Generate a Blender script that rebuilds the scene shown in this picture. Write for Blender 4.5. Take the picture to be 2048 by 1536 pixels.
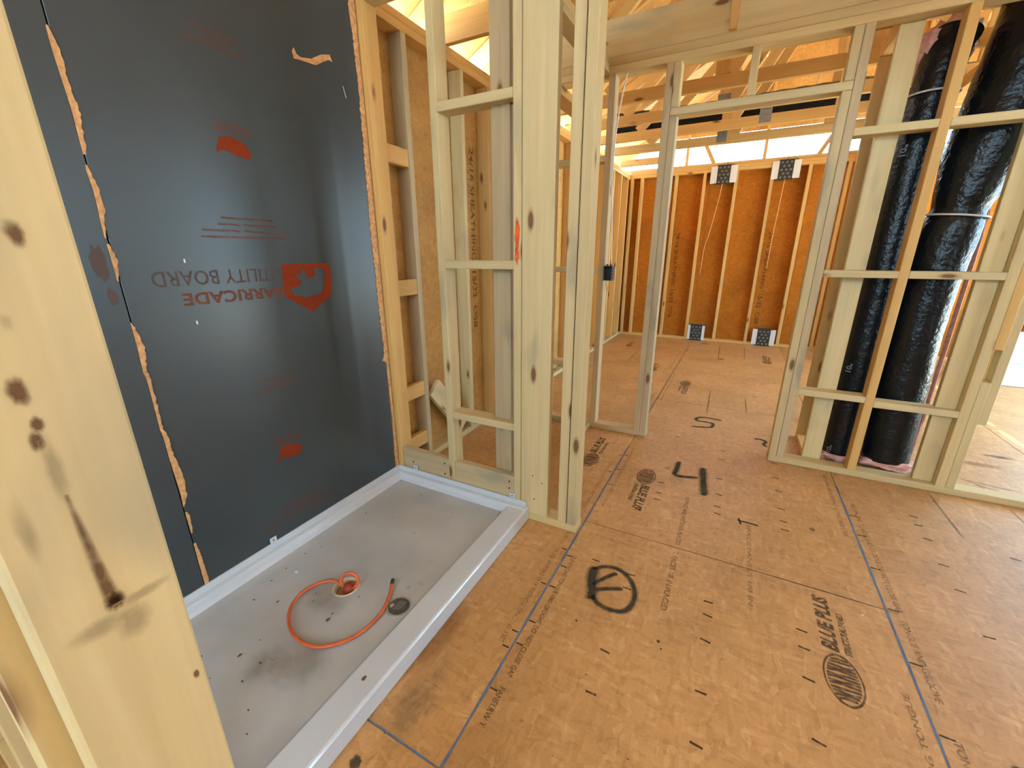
import bpy, bmesh, math, random
from mathutils import Matrix, Vector
random.seed(7)
S = bpy.context.scene
for o in list(bpy.data.objects):
    bpy.data.objects.remove(o)
C = S.collection

# ------------------------------------------------------------------ camera
cam_data = bpy.data.cameras.new('camera'); cam = bpy.data.objects.new('camera', cam_data); C.objects.link(cam)
cam_data.sensor_fit = 'HORIZONTAL'; cam_data.sensor_width = 36.0; cam_data.lens = 14.561; cam_data.clip_start = 0.02
cam.matrix_world = Matrix(((0.88405, -0.137514, 0.446705, 0.0), (0.467379, 0.267336, -0.842667, 0.0),
                           (-0.003542, 0.953741, 0.30061, 1.32), (0, 0, 0, 1)))
S.camera = cam

# ------------------------------------------------------------------ sky, daylight, exposure
world = bpy.data.worlds.new('sky'); S.world = world; world.use_nodes = True
bgn = world.node_tree.nodes['Background']
bgn.inputs[0].default_value = (0.46, 0.77, 1.0, 1); bgn.inputs[1].default_value = 10.0
S.view_settings.view_transform = 'Standard'; S.view_settings.look = 'None'
S.view_settings.gamma = 1.0; S.view_settings.use_curve_mapping = False
S.view_settings.exposure = 0.3

sun_d = bpy.data.lights.new('sun', 'SUN'); sun_d.energy = 80.0; sun_d.angle = 0.0093; sun_d.color = (1.0, 0.98, 0.93)
sun = bpy.data.objects.new('sun', sun_d); C.objects.link(sun); sun.rotation_euler = Vector((-0.25, 0.25, 1.0)).to_track_quat('Z', 'Y').to_euler()

def portal(name, loc, rot, sx, sy):          # guides sky sampling through an opening of the house, emits nothing itself
    l = bpy.data.lights.new(name, 'AREA'); l.shape = 'RECTANGLE'; l.size = sx; l.size_y = sy; l.cycles.is_portal = True
    o = bpy.data.objects.new(name, l); C.objects.link(o); o.location = loc; o.rotation_euler = rot; o['kind'] = 'helper'
H2 = math.pi / 2
XR, YB = 3.4, -3.0
WIN_R = [(0.9, 1.7, 0.9, 2.0), (3.1, 6.9, 0.05, 2.4)]        # unseen right wall openings, the long one added to light the far room: y0, y1, z0, z1
WIN_B = [(-1.0, 0.5, 0.8, 2.15)]                              # rear wall openings: x0, x1, z0, z1
for y0, y1, z0, z1 in WIN_R:
    portal('window_daylight', (XR + 0.05, (y0 + y1) / 2, (z0 + z1) / 2), (0, H2, 0), z1 - z0, y1 - y0)
for x0, x1, z0, z1 in WIN_B:
    portal('window_daylight', ((x0 + x1) / 2, YB - 0.05, (z0 + z1) / 2), (H2, 0, 0), x1 - x0, z1 - z0)
portal('gable_daylight', (0.5, 7.2, 2.68), (-H2, 0, 0), 4.4, 0.4)
portal('eave_daylight', (-2.0, 3.0, 2.5), (0, -H2, 0), 0.35, 8.0)

# ------------------------------------------------------------------ materials
M = {}
def newmat(name):
    m = bpy.data.materials.new(name); m.use_nodes = True; M[name] = m
    nt = m.node_tree; return m, nt, nt.nodes['Principled BSDF']
def N(nt, t, **kw):
    n = nt.nodes.new(t)
    for k, v in kw.items():
        if k.startswith('i_'): n.inputs[k[2:].replace('_', ' ')].default_value = v
        else: setattr(n, k, v)
    return n
def L(nt, a, b): nt.links.new(a, b)
def ramp(nt, stops):
    r = N(nt, 'ShaderNodeValToRGB'); e = r.color_ramp.elements
    while len(e) > 1: e.remove(e[0])
    e[0].position = stops[0][0]; e[0].color = (*stops[0][1], 1)
    for p, c in stops[1:]:
        x = e.new(p); x.color = (*c, 1)
    return r
def mix(nt, fac, a, b, mode='MIX'):
    n = N(nt, 'ShaderNodeMix', data_type='RGBA', blend_type=mode)
    for s, v in ((0, fac), (6, a), (7, b)):
        if hasattr(v, 'is_linked'): L(nt, v, n.inputs[s])
        elif isinstance(v, (int, float)): n.inputs[s].default_value = v
        else: n.inputs[s].default_value = (*v, 1)
    return n.outputs[2]
def coords(nt, scale, rnd=37.0):
    tc = N(nt, 'ShaderNodeTexCoord'); oi = N(nt, 'ShaderNodeObjectInfo')
    mu = N(nt, 'ShaderNodeMath', operation='MULTIPLY'); mu.inputs[1].default_value = rnd; L(nt, oi.outputs['Random'], mu.inputs[0])
    ad = N(nt, 'ShaderNodeVectorMath', operation='ADD'); L(nt, tc.outputs['Object'], ad.inputs[0]); L(nt, mu.outputs[0], ad.inputs[1])
    def sc(s):
        v = N(nt, 'ShaderNodeVectorMath', operation='MULTIPLY'); L(nt, ad.outputs[0], v.inputs[0]); v.inputs[1].default_value = s; return v.outputs[0]
    return sc, oi, tc

def wood(name, axis, light=(0.68, 0.545, 0.295), dark=(0.52, 0.37, 0.165), stain=0.5):
    m, nt, p = newmat(name)
    sc, oi, tc = coords(nt, None)
    def al(a, c): return tuple(c if i == axis else a for i in range(3))
    g = N(nt, 'ShaderNodeTexNoise', i_Scale=1.0, i_Detail=5.0, i_Roughness=0.6, i_Distortion=0.3); L(nt, sc(al(38, 1.6)), g.inputs['Vector'])
    b = N(nt, 'ShaderNodeTexNoise', i_Scale=1.0, i_Detail=2.0); L(nt, sc(al(9, 0.7)), b.inputs['Vector'])
    r1 = ramp(nt, [(0.32, dark), (0.62, light)]); L(nt, g.outputs[0], r1.inputs[0])
    r2 = ramp(nt, [(0.3, tuple(0.82 * c for c in light)), (0.7, tuple(min(1, 1.06 * c) for c in light))]); L(nt, b.outputs[0], r2.inputs[0])
    col = mix(nt, 0.42, r2.outputs[0], r1.outputs[0])
    # grey-blue weather stain
    s = N(nt, 'ShaderNodeTexNoise', i_Scale=1.0, i_Detail=3.0); L(nt, sc(al(7, 2.2)), s.inputs['Vector'])
    rs = ramp(nt, [(0.60, (0, 0, 0)), (0.74, (stain, stain, stain))]); L(nt, s.outputs[0], rs.inputs[0])
    col = mix(nt, rs.outputs[0], col, (0.30, 0.27, 0.20))
    # knots
    v = N(nt, 'ShaderNodeTexVoronoi', i_Scale=1.0, feature='F1'); L(nt, sc(al(7.5, 2.6)), v.inputs['Vector'])
    rk = ramp(nt, [(0.075, (0.92, 0.92, 0.92)), (0.098, (0.42, 0.42, 0.42)), (0.15, (0, 0, 0))]); L(nt, v.outputs['Distance'], rk.inputs[0])
    col = mix(nt, rk.outputs[0], col, (0.17, 0.065, 0.02))
    # board-to-board tone
    rt = ramp(nt, [(0.0, (0.86, 0.83, 0.80)), (0.5, (1, 1, 1)), (1.0, (1.0, 0.95, 0.86))]); L(nt, oi.outputs['Random'], rt.inputs[0])
    col = mix(nt, 1.0, col, rt.outputs[0], 'MULTIPLY')
    L(nt, col, p.inputs['Base Color']); p.inputs['Roughness'].default_value = 0.62; p.inputs['Specular IOR Level'].default_value = 0.3
    bp = N(nt, 'ShaderNodeBump', i_Strength=0.15, i_Distance=0.002); L(nt, g.outputs[0], bp.inputs['Height']); L(nt, bp.outputs[0], p.inputs['Normal'])
for i, a in enumerate('xyz'):
    wood('pine_' + a, i)
    wood('pine_warm_' + a, i, (0.72, 0.44, 0.15), (0.55, 0.28, 0.08), 0.12)  # same pine, with the warm light of the far room put into its colour
    wood('pine_grey_' + a, i, (0.57, 0.44, 0.26), (0.38, 0.27, 0.15), 0.8)

def osb(name, base, dark, lightc, flake=1.0, rough=0.6, spec=0.3):
    m, nt, p = newmat(name)
    sc, oi, tc = coords(nt, None)
    nz = N(nt, 'ShaderNodeTexNoise', i_Scale=9.0, i_Detail=2.0); L(nt, sc((1, 1, 1)), nz.inputs['Vector'])
    def flakes(s, k):
        vm = N(nt, 'ShaderNodeVectorMath', operation='MULTIPLY_ADD'); L(nt, nz.outputs['Color'], vm.inputs[0]); vm.inputs[1].default_value = (k, k, k); L(nt, sc(s), vm.inputs[2])
        v = N(nt, 'ShaderNodeTexVoronoi', i_Scale=1.0, i_Randomness=1.0); L(nt, vm.outputs[0], v.inputs['Vector'])
        bw = N(nt, 'ShaderNodeSeparateColor'); L(nt, v.outputs['Color'], bw.inputs[0]); return bw.outputs[0]
    f1 = flakes((26, 70, 70), 3.0); f2 = flakes((76, 22, 30), 3.5)
    r1 = ramp(nt, [(0.0, dark), (0.4, base), (0.85, base), (1.0, lightc)]); L(nt, f1, r1.inputs[0])
    r2 = ramp(nt, [(0.0, dark), (0.35, base), (0.8, base), (1.0, lightc)]); L(nt, f2, r2.inputs[0])
    col = mix(nt, 0.5, r1.outputs[0], r2.outputs[0])
    col = mix(nt, flake, base, col)
    big = N(nt, 'ShaderNodeTexNoise', i_Scale=2.2, i_Detail=4.0, i_Roughness=0.6); L(nt, sc((1, 1, 1)), big.inputs['Vector'])
    rb = ramp(nt, [(0.3, (0.80, 0.78, 0.75)), (0.55, (1, 1, 1)), (0.72, (1.08, 1.08, 1.1))]); L(nt, big.outputs[0], rb.inputs[0])
    col = mix(nt, 1.0, col, rb.outputs[0], 'MULTIPLY')
    fine = N(nt, 'ShaderNodeTexNoise', i_Scale=130.0, i_Detail=3.0); L(nt, sc((1, 1, 1)), fine.inputs['Vector'])
    rf = ramp(nt, [(0.25, (0.82, 0.80, 0.78)), (0.5, (1, 1, 1))]); L(nt, fine.outputs[0], rf.inputs[0])
    col = mix(nt, 0.7, col, rf.outputs[0], 'MULTIPLY')
    L(nt, col, p.inputs['Base Color']); p.inputs['Roughness'].default_value = rough; p.inputs['Specular IOR Level'].default_value = spec
    bp = N(nt, 'ShaderNodeBump', i_Strength=0.2, i_Distance=0.002); L(nt, f1, bp.inputs['Height']); L(nt, bp.outputs[0], p.inputs['Normal'])
osb('osb_floor', (0.53, 0.29, 0.115), (0.39, 0.20, 0.07), (0.64, 0.39, 0.18), 0.9, 0.46, 0.35)
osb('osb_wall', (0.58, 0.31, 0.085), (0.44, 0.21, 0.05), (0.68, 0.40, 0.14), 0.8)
osb('osb_far_lit', (0.46, 0.145, 0.012), (0.34, 0.10, 0.008), (0.56, 0.21, 0.03), 0.8, 0.7, 0.12)  # same board as the left wall, far room's dim orange light put into colour
osb('osb_roof', (0.66, 0.36, 0.10), (0.52, 0.26, 0.07), (0.76, 0.47, 0.17), 0.8)

def plain(name, col, rough=0.5, spec=0.5, metal=0.0, noise=0.0, nscale=20.0, bump=0.0, bscale=20.0, coat=0.0):
    m, nt, p = newmat(name)
    p.inputs['Base Color'].default_value = (*col, 1); p.inputs['Roughness'].default_value = rough
    p.inputs['Specular IOR Level'].default_value = spec; p.inputs['Metallic'].default_value = metal; p.inputs['Coat Weight'].default_value = coat
    if noise:
        sc, oi, tc = coords(nt, None)
        n = N(nt, 'ShaderNodeTexNoise', i_Scale=nscale, i_Detail=4.0); L(nt, sc((1, 1, 1)), n.inputs['Vector'])
        r = ramp(nt, [(0.3, tuple(c * (1 - noise) for c in col)), (0.65, tuple(min(1, c * (1 + noise * 0.4)) for c in col))]); L(nt, n.outputs[0], r.inputs[0]); L(nt, r.outputs[0], p.inputs['Base Color'])
    if bump:
        sc, oi, tc = coords(nt, None)
        n = N(nt, 'ShaderNodeTexNoise', i_Scale=bscale, i_Detail=3.0); L(nt, sc((1, 1, 1)), n.inputs['Vector'])
        b = N(nt, 'ShaderNodeBump', i_Strength=bump, i_Distance=0.01); L(nt, n.outputs[0], b.inputs['Height']); L(nt, b.outputs[0], p.inputs['Normal'])
    return m
plain('board', (0.044, 0.056, 0.063), 0.30, 0.55, noise=0.10, nscale=3.0, bump=0.05, bscale=2.2)
plain('acrylic', (0.58, 0.62, 0.68), 0.22, 0.5, coat=0.5, noise=0.05, nscale=2.5)  # white plastic, blue sky reflection of curb and flanges put into the base colour
plain('acrylic_dusty', (0.45, 0.465, 0.48), 0.26, 0.5, coat=0.4, noise=0.14, nscale=3.5)
plain('brown_pipe', (0.16, 0.06, 0.025), 0.7)
plain('cream_pvc', (0.66, 0.60, 0.48), 0.4)
plain('red_rubber', (0.36, 0.05, 0.015), 0.45, noise=0.3)
plain('orange_rubber', (0.62, 0.13, 0.045), 0.38, noise=0.2)
plain('black_rubber', (0.02, 0.02, 0.018), 0.5)
plain('sticker_dark', (0.075, 0.072, 0.065), 0.5, noise=0.3, nscale=60)
plain('sticker_ring', (0.30, 0.29, 0.26), 0.4)
plain('sticker_print', (0.42, 0.42, 0.38), 0.5)
plain('duct_black', (0.006, 0.007, 0.008), 0.24, 0.30, bump=0.55, bscale=42.0)
plain('zip_tie', (0.55, 0.52, 0.48), 0.4)
plain('duct_print', (0.13, 0.15, 0.17), 0.4)
plain('pink_wool', (0.80, 0.42, 0.36), 0.95, 0.1, noise=0.25, nscale=30, bump=0.6, bscale=60)
plain('galvanised', (0.26, 0.25, 0.23), 0.5, metal=0.5, noise=0.2, nscale=40)
plain('box_plastic', (0.05, 0.06, 0.07), 0.45)
plain('white_cable', (0.78, 0.74, 0.68), 0.5)
plain('orange_cable', (0.75, 0.34, 0.10), 0.5)
plain('mesh_black', (0.028, 0.026, 0.022), 0.45)
plain('mesh_knob', (0.16, 0.155, 0.14), 0.4)
plain('flap_white', (0.72, 0.69, 0.66), 0.6)
plain('white_card', (0.55, 0.48, 0.45), 0.7)
plain('ground', (0.38, 0.38, 0.34), 0.95, noise=0.3, nscale=1.0)
plain('torn_fibre', (0.68, 0.36, 0.16), 0.9, 0.1, noise=0.3, nscale=60)
plain('white_fleck', (0.85, 0.85, 0.82), 0.5)
plain('dark_crumb', (0.14, 0.075, 0.035), 0.8)
plain('screw', (0.05, 0.05, 0.05), 0.4)
def ink(name, col, alpha, nscale=40.0, holes=0.25, fade=0):
    m, nt, p = newmat(name)
    p.inputs['Base Color'].default_value = (*col, 1); p.inputs['Roughness'].default_value = 0.7; p.inputs['Specular IOR Level'].default_value = 0.2
    sc, oi, tc = coords(nt, None)
    n = N(nt, 'ShaderNodeTexNoise', i_Scale=nscale, i_Detail=3.0); L(nt, sc((1, 1, 1)), n.inputs['Vector'])
    r = ramp(nt, [(0.3, (alpha * (1 - holes),) * 3), (0.55, (alpha,) * 3)]); L(nt, n.outputs[0], r.inputs[0])
    if fade:      # stain thins out towards its rim
        a = N(nt, 'ShaderNodeAttribute', attribute_name='fade'); q = N(nt, 'ShaderNodeMath', operation='MULTIPLY'); L(nt, r.outputs[0], q.inputs[0])
        g = N(nt, 'ShaderNodeMath', operation='MULTIPLY_ADD', use_clamp=True); g.inputs[1].default_value = fade; g.inputs[2].default_value = 0.0
        L(nt, a.outputs['Fac'], g.inputs[0]); L(nt, g.outputs[0], q.inputs[1]); L(nt, q.outputs[0], p.inputs['Alpha'])
    else: L(nt, r.outputs[0], p.inputs['Alpha'])
ink('spray', (0.060, 0.052, 0.035), 0.70, 25, 0.45, 3.0)
ink('spray_haze', (0.05, 0.045, 0.03), 0.62, 25, 0.5, 1.6)
ink('print_dark', (0.07, 0.042, 0.024), 0.70, 60, 0.5)
ink('print_mid', (0.10, 0.055, 0.03), 0.62, 60, 0.6)
ink('print_faint', (0.13, 0.065, 0.033), 0.48, 60, 0.6)
ink('chalk_blue', (0.11, 0.18, 0.30), 1.0, 30, 0.4, 1.6)
ink('chalk_brown', (0.17, 0.10, 0.065), 0.55, 30, 0.5, 1.6)
ink('print_red', (0.26, 0.035, 0.008), 0.95, 40, 0.08)
plain('print_red_soft', (0.165, 0.052, 0.030), 0.6, 0.3, noise=0.15, nscale=40)
plain('print_red_faint', (0.098, 0.060, 0.052), 0.6, 0.3)
ink('wall_print', (0.09, 0.05, 0.015), 0.62, 40, 0.6)
ink('dirt', (0.24, 0.175, 0.11), 0.30, 9, 0.7, 1.6)
ink('rust_stain', (0.30, 0.12, 0.04), 0.40, 9, 0.6, 1.6)
ink('knot_stain', (0.17, 0.08, 0.035), 0.9, 60, 0.5, 1.6)
ink('orange_paint', (0.90, 0.12, 0.02), 0.95, 20, 0.4, 2.0)

# ------------------------------------------------------------------ builders
def prop(o, label=None, cat=None, group=None, kind=None):
    for k, v in (('label', label), ('category', cat), ('group', group), ('kind', kind)):
        if v: o[k] = v
    return o
def empty(name, loc=(0, 0, 0), **kw):
    o = bpy.data.objects.new(name, None); C.objects.link(o); o.location = loc; o.empty_display_size = 0.1
    return prop(o, **kw)
def link(name, me, mat, parent=None, loc=(0, 0, 0), rot=None):
    if mat and not me.materials: me.materials.append(M[mat])
    o = bpy.data.objects.new(name, me); C.objects.link(o)
    if parent is not None:
        o.parent = parent
        p = Vector((0, 0, 0)); q = parent
        while q is not None: p += q.location; q = q.parent
        o.location = Vector(loc) - p
    else: o.location = loc
    if rot: o.rotation_euler = rot
    return o
CACHE = {}
def boxmesh(dx, dy, dz, mat, bev=0.0025):
    key = (round(dx, 4), round(dy, 4), round(dz, 4), mat, bev)
    if key in CACHE: return CACHE[key]
    bm = bmesh.new(); bmesh.ops.create_cube(bm, size=1.0); bmesh.ops.scale(bm, vec=(dx, dy, dz), verts=bm.verts)
    if bev: bmesh.ops.bevel(bm, geom=bm.edges[:], offset=min(bev, dx / 3, dy / 3, dz / 3), segments=1, affect='EDGES')
    me = bpy.data.meshes.new('lumber'); bm.to_mesh(me); bm.free(); me.materials.append(M[mat]); CACHE[key] = me
    return me
def box(name, x0, x1, y0, y1, z0, z1, mat, parent=None, bev=0.0025, rot=None):
    return link(name, boxmesh(x1 - x0, y1 - y0, z1 - z0, mat, bev), None, parent, ((x0 + x1) / 2, (y0 + y1) / 2, (z0 + z1) / 2), rot)
def lum(name, x0, x1, y0, y1, z0, z1, parent, tone='pine_'):      # lumber: grain along its longest side
    d = (x1 - x0, y1 - y0, z1 - z0); return box(name, x0, x1, y0, y1, z0, z1, tone + 'xyz'[d.index(max(d))], parent)
def beam(name, a, b, w, t, parent, tone='pine_', wdir=(0, 1, 0)):  # lumber between two points
    a, b = Vector(a), Vector(b); d = b - a; me = boxmesh(w, t, d.length, tone + 'z')
    z = d.normalized(); y = Vector(wdir); x = y.cross(z).normalized(); y = z.cross(x)
    o = link(name, me, None, parent, (a + b) / 2); o.rotation_euler = Matrix((x, y, z)).transposed().to_euler(); return o
def pydata(name, v, f, mat, parent=None, smooth=False, loc=None):
    if loc is None:
        c = Vector((0, 0, 0))
        for p in v: c += Vector(p)
        loc = c / len(v)
    me = bpy.data.meshes.new(name); me.from_pydata([Vector(p) - Vector(loc) for p in v], [], f); me.update()
    if smooth:
        for p in me.polygons: p.use_smooth = True
    return link(name, me, mat, parent, loc)
def polyprism(name, pts, to3, t, mat, parent=None):               # 2D outline -> thin solid; to3(a, b, h)
    n = len(pts); v = [to3(a, b, 0) for a, b in pts] + [to3(a, b, t) for a, b in pts]
    f = [tuple(range(n))[::-1], tuple(range(n, 2 * n))] + [(i, (i + 1) % n, n + (i + 1) % n, n + i) for i in range(n)]
    o = pydata(name, v, f, mat, parent)
    bm = bmesh.new(); bm.from_mesh(o.data); bmesh.ops.triangulate(bm, faces=[x for x in bm.faces if len(x.verts) > 4]); bmesh.ops.recalc_face_normals(bm, faces=bm.faces); bm.to_mesh(o.data); bm.free()
    return o
def spline(pts, n=8):
    P = [Vector(p) for p in pts]; P = [P[0] * 2 - P[1]] + P + [P[-1] * 2 - P[-2]]; out = []
    for i in range(1, len(P) - 2):
        for k in range(n):
            t = k / n; a, b, c, d = P[i - 1:i + 3]
            out.append(0.5 * ((2 * b) + (c - a) * t + (2 * a - 5 * b + 4 * c - d) * t * t + (3 * b - a - 3 * c + d) * t ** 3))
    out.append(P[-2]); return out
def tube(name, pts, r, mat, parent=None, seg=10, n=6, rfun=None, smooth=True, cap=True):
    P = spline(pts, n) if n else [Vector(p) for p in pts]
    v, f = [], []; up = None
    for i, p in enumerate(P):
        t = (P[min(i + 1, len(P) - 1)] - P[max(i - 1, 0)]).normalized()
        if up is None: up = t.orthogonal().normalized()
        up = (up - t * up.dot(t)).normalized(); s = t.cross(up)
        for k in range(seg):
            a = 2 * math.pi * k / seg; rr = r if rfun is None else rfun(i / (len(P) - 1), a)
            v.append(p + (up * math.cos(a) + s * math.sin(a)) * rr)
    for i in range(len(P) - 1):
        for k in range(seg): f.append((i * seg + k, i * seg + (k + 1) % seg, (i + 1) * seg + (k + 1) % seg, (i + 1) * seg + k))
    if cap: f += [tuple(range(seg))[::-1], tuple(range((len(P) - 1) * seg, len(P) * seg))]
    return pydata(name, v, f, mat, parent, smooth)
def ribbon(name, pts, w, z, mat, parent, n=6, wob=0.0):            # flat stroke on the floor
    P = spline([(x, y, 0) for x, y in pts], n) if n else [Vector((x, y, 0)) for x, y in pts]
    v, f = [], []
    fade = []
    for i, p in enumerate(P):
        t = (P[min(i + 1, len(P) - 1)] - P[max(i - 1, 0)]).normalized(); s = Vector((-t.y, t.x, 0)); ww = w * (1 + random.uniform(-wob, wob)) / 2
        v += [(p.x + s.x * ww, p.y + s.y * ww, z), (p.x, p.y, z), (p.x - s.x * ww, p.y - s.y * ww, z)]
        fade += [0.0, 1.0 if 0 < i < len(P) - 1 else 0.3, 0.0]
    for i in range(len(P) - 1): f += [(3 * i, 3 * i + 1, 3 * i + 4, 3 * i + 3), (3 * i + 1, 3 * i + 2, 3 * i + 5, 3 * i + 4)]
    o = pydata(name, v, f, mat, parent); at = o.data.attributes.new('fade', 'FLOAT', 'POINT')
    for i, q in enumerate(fade): at.data[i].value = q
    return o
def blob2d(name, c, rx, ry, z, mat, parent, to3=None, seed=0, n=22, jag=0.25):
    rn = random.Random(seed); pts = []
    for i in range(n):
        a = 2 * math.pi * i / n; k = 1 + rn.uniform(-jag, jag); pts.append((c[0] + math.cos(a) * rx * k, c[1] + math.sin(a) * ry * k))
    to3 = to3 or (lambda a, b: (a, b, z))
    v, f, fade = [to3(*c)], [], [1.0]
    for j in (1, 2, 3, 4):
        q = j / 4; v += [to3(c[0] + (x - c[0]) * q, c[1] + (y - c[1]) * q) for x, y in pts]; fade += [1 - q] * n
    f = [(0, 1 + i, 1 + (i + 1) % n) for i in range(n)]
    for j in range(3): f += [(1 + j * n + i, 1 + (j + 1) * n + i, 1 + (j + 1) * n + (i + 1) % n, 1 + j * n + (i + 1) % n) for i in range(n)]
    o = pydata(name, v, f, mat, parent); at = o.data.attributes.new('fade', 'FLOAT', 'POINT')
    for i, q in enumerate(fade): at.data[i].value = q
    return o
def text(name, s, origin, xdir, ydir, width, height, mat, parent, bold=0.0, bend=None, space=1.0, shear=0.0):
    cu = bpy.data.curves.new('lettering', 'FONT'); cu.body = s; cu.offset = bold; cu.space_character = space; cu.shear = shear; cu.resolution_u = 3
    t = bpy.data.objects.new('lettering', cu); C.objects.link(t); bpy.context.view_layer.update()
    me = bpy.data.meshes.new_from_object(t.evaluated_get(bpy.context.evaluated_depsgraph_get()))
    bpy.data.objects.remove(t); bpy.data.curves.remove(cu); me.materials.clear()
    xs = [v.co.x for v in me.vertices]; ys = [v.co.y for v in me.vertices]
    sx = width / (max(xs) - min(xs)); sy = height / (max(ys) - min(ys)); xd, yd, og = Vector(xdir), Vector(ydir), Vector(origin)
    x0, y0 = min(xs), min(ys)
    for v in me.vertices:
        a, b = (v.co.x - x0) * sx, (v.co.y - y0) * sy
        v.co = bend(a, b) - og if bend else xd * a + yd * b
    me.update(); return link(name, me, mat, parent, og)
def wall(name, label): return empty(name, label=label, cat='wall', kind='structure')

ZP, ZT0, ZT1 = 0.04, 2.39, 2.467      # top of bottom plate, underside and top of the doubled top plate
XW = -1.667                           # inner face of the left outside wall

# ------------------------------------------------------------------ ground, floor
gr = box('ground', -30, 30, -30, 40, -1.3, -0.9, 'ground'); prop(gr, 'bare tan soil outside around the house', 'ground', kind='structure')
floor = empty('floor', label='orange brown strand board subfloor with printed seams', cat='floor', kind='structure')
rows = [(-1.9, -0.5265, [-3.2, -1.9, 0.57, 2.99, 5.10, 7.3]), (-0.5235, 0.6815, [-3.2, -0.6, 1.793, 3.92, 6.3, 7.3]),
        (0.6845, 1.89, [-3.2, -0.3, 2.98, 5.1, 7.3]), (1.893, 3.1, [-3.2, -1.0, 1.4, 3.84, 6.2, 7.3]), (3.103, 3.55, [-3.2, -1.0, 1.4, 3.84, 7.3])]
for x0, x1, js in rows:
    for a, b in zip(js, js[1:]):
        box('floor_panel', x0, x1, a + 0.0012, b - 0.0012, -0.019, 0.0, 'osb_floor', floor, 0.001)
box('floor_joist_deck', -1.9, 3.55, -3.2, 7.3, -0.30, -0.024, 'pine_warm_y', floor, 0)

# ------------------------------------------------------------------ left outside wall
wl = wall('wall_left', 'left outside wall of pine studs and orange strand board')
ys = [-2.9, -2.49, -2.08, -1.67, -1.26, -0.85, -0.44, -0.03, 0.38, 0.79, 1.20, 1.961, 2.48, 2.80, 3.25, 3.66, 4.07, 4.48, 4.89, 5.30, 5.71, 6.12, 6.53, 6.93]
for y in ys:
    lum('stud', XW - 0.089, XW, y, y + 0.038, ZP, ZT0, wl, 'pine_grey_' if y == 1.961 else ('pine_warm_' if y > 2.6 else 'pine_'))
lum('stud', XW - 0.089, XW, 1.64, 1.668, ZP, ZT0, wl)
lum('bottom_plate', XW - 0.089, XW, -3.0, 7.06, 0.001, ZP, wl)
lum('top_plate', XW - 0.089, XW, -3.0, 7.06, ZT0, 2.4285, wl, 'pine_warm_'); lum('top_plate', XW - 0.089, XW, -3.0, 7.06, 2.429, ZT1, wl, 'pine_warm_')
for z in (0.125, 0.46, 1.09, 1.77):
    lum('blocking', XW - 0.042, XW - 0.004, 1.759, 1.961, z, z + 0.089, wl, 'pine_warm_')
yy = -3.0
while yy < 7.1:
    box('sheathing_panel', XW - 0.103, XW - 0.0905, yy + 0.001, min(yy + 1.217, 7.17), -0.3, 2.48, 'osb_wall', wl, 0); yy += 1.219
box('house_wrap', XW - 0.112, XW - 0.106, -3.0, 7.19, -0.3, 2.47, 'flap_white', wl, 0)
wt = lambda a, b, t=0: (XW - 0.0895 + t, a, b)
text('printed_text', '24/16 SHEATHING  15/32  OSB', (XW - 0.0898, 2.69, 2.02), (0, 0, -1), (0, 1, 0), 1.25, 0.055, 'wall_print', wl, 0.02)
text('printed_text', 'SPACE 1/8 IN', (XW - 0.0898, 2.665, 1.98), (0, 0, -1), (0, 1, 0), 0.28, 0.02, 'wall_print', wl)

# blue-grey utility board on the shower side
def board(y0, y1): return box('utility_board', XW + 0.0005, XW + 0.0055, y0, y1, 0.1, 2.60, 'board', wl, 0.001)
bA = board(0.590, 1.640); bB = board(-0.62, 0.5865)
bA['label'] = 'dark blue grey wall board with upside down red print'
BX = XW + 0.0061
bt = lambda a, b, t=0: (BX - 0.0004 + t, a, b)
def btext(s, y_right, y_left, z_top, h, mat, bold=0.0, sp=1.0):     # upside down lettering, read towards -y
    text('printed_text', s, (BX, y_right, z_top), (0, -1, 0), (0, 0, -1), y_right - y_left, h, mat, bA, bold, space=sp)
btext('BARRICADE', 1.106, 0.742, 1.194, 0.043, 'print_red_soft', 0.030, 1.05)
btext('UTILITY BOARD', 1.108, 0.668, 1.268, 0.050, 'print_red_faint', 0.006, 1.05)
polyprism('shield_emblem', [(1.118, 1.278), (1.126, 1.282), (1.343, 1.282), (1.354, 1.272), (1.348, 1.147), (1.341, 1.138), (1.233, 1.074), (1.125, 1.143), (1.113, 1.157)], bt, 0.0006, 'print_red', bA)
polyprism('emblem_beast', [(1.142, 1.183), (1.189, 1.191), (1.197, 1.209), (1.176, 1.235), (1.178, 1.243), (1.204, 1.233), (1.2, 1.256), (1.22, 1.253), (1.228, 1.221), (1.258, 1.222), (1.274, 1.235), (1.261, 1.258), (1.308, 1.259), (1.32, 1.245), (1.311, 1.188), (1.291, 1.156), (1.262, 1.147), (1.211, 1.139), (1.187, 1.149), (1.156, 1.151)], lambda a, b, t=0: (BX + 0.0005 + t, a, b), 0.0012, 'board', bA)
btext('BARRICADE BUILDING PRODUCTS', 1.362, 1.128, 1.303, 0.008, 'print_red_faint')
polyprism('map_emblem', [(0.966, 1.711), (1.01, 1.72), (1.051, 1.707), (1.07, 1.683), (1.066, 1.655), (1.023, 1.658), (0.976, 1.673), (0.949, 1.66), (0.952, 1.675)], bt, 0.0006, 'print_red', bA)
polyprism('map_emblem', [(0.97, 0.515), (1.012, 0.519), (1.028, 0.511), (1.074, 0.493), (1.069, 0.453), (1.017, 0.453), (0.975, 0.467), (0.955, 0.451), (0.95, 0.459), (0.973, 0.488)], bt, 0.0006, 'print_red', bA)
for z in (1.735, 0.533):
    btext('PROUDLY MADE', 1.078, 0.950, z + 0.008, 0.013, 'print_red_soft', 0.035); btext('IN THE U.S.A.', 1.072, 0.958, z + 0.028, 0.013, 'print_red_soft', 0.035)
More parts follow.
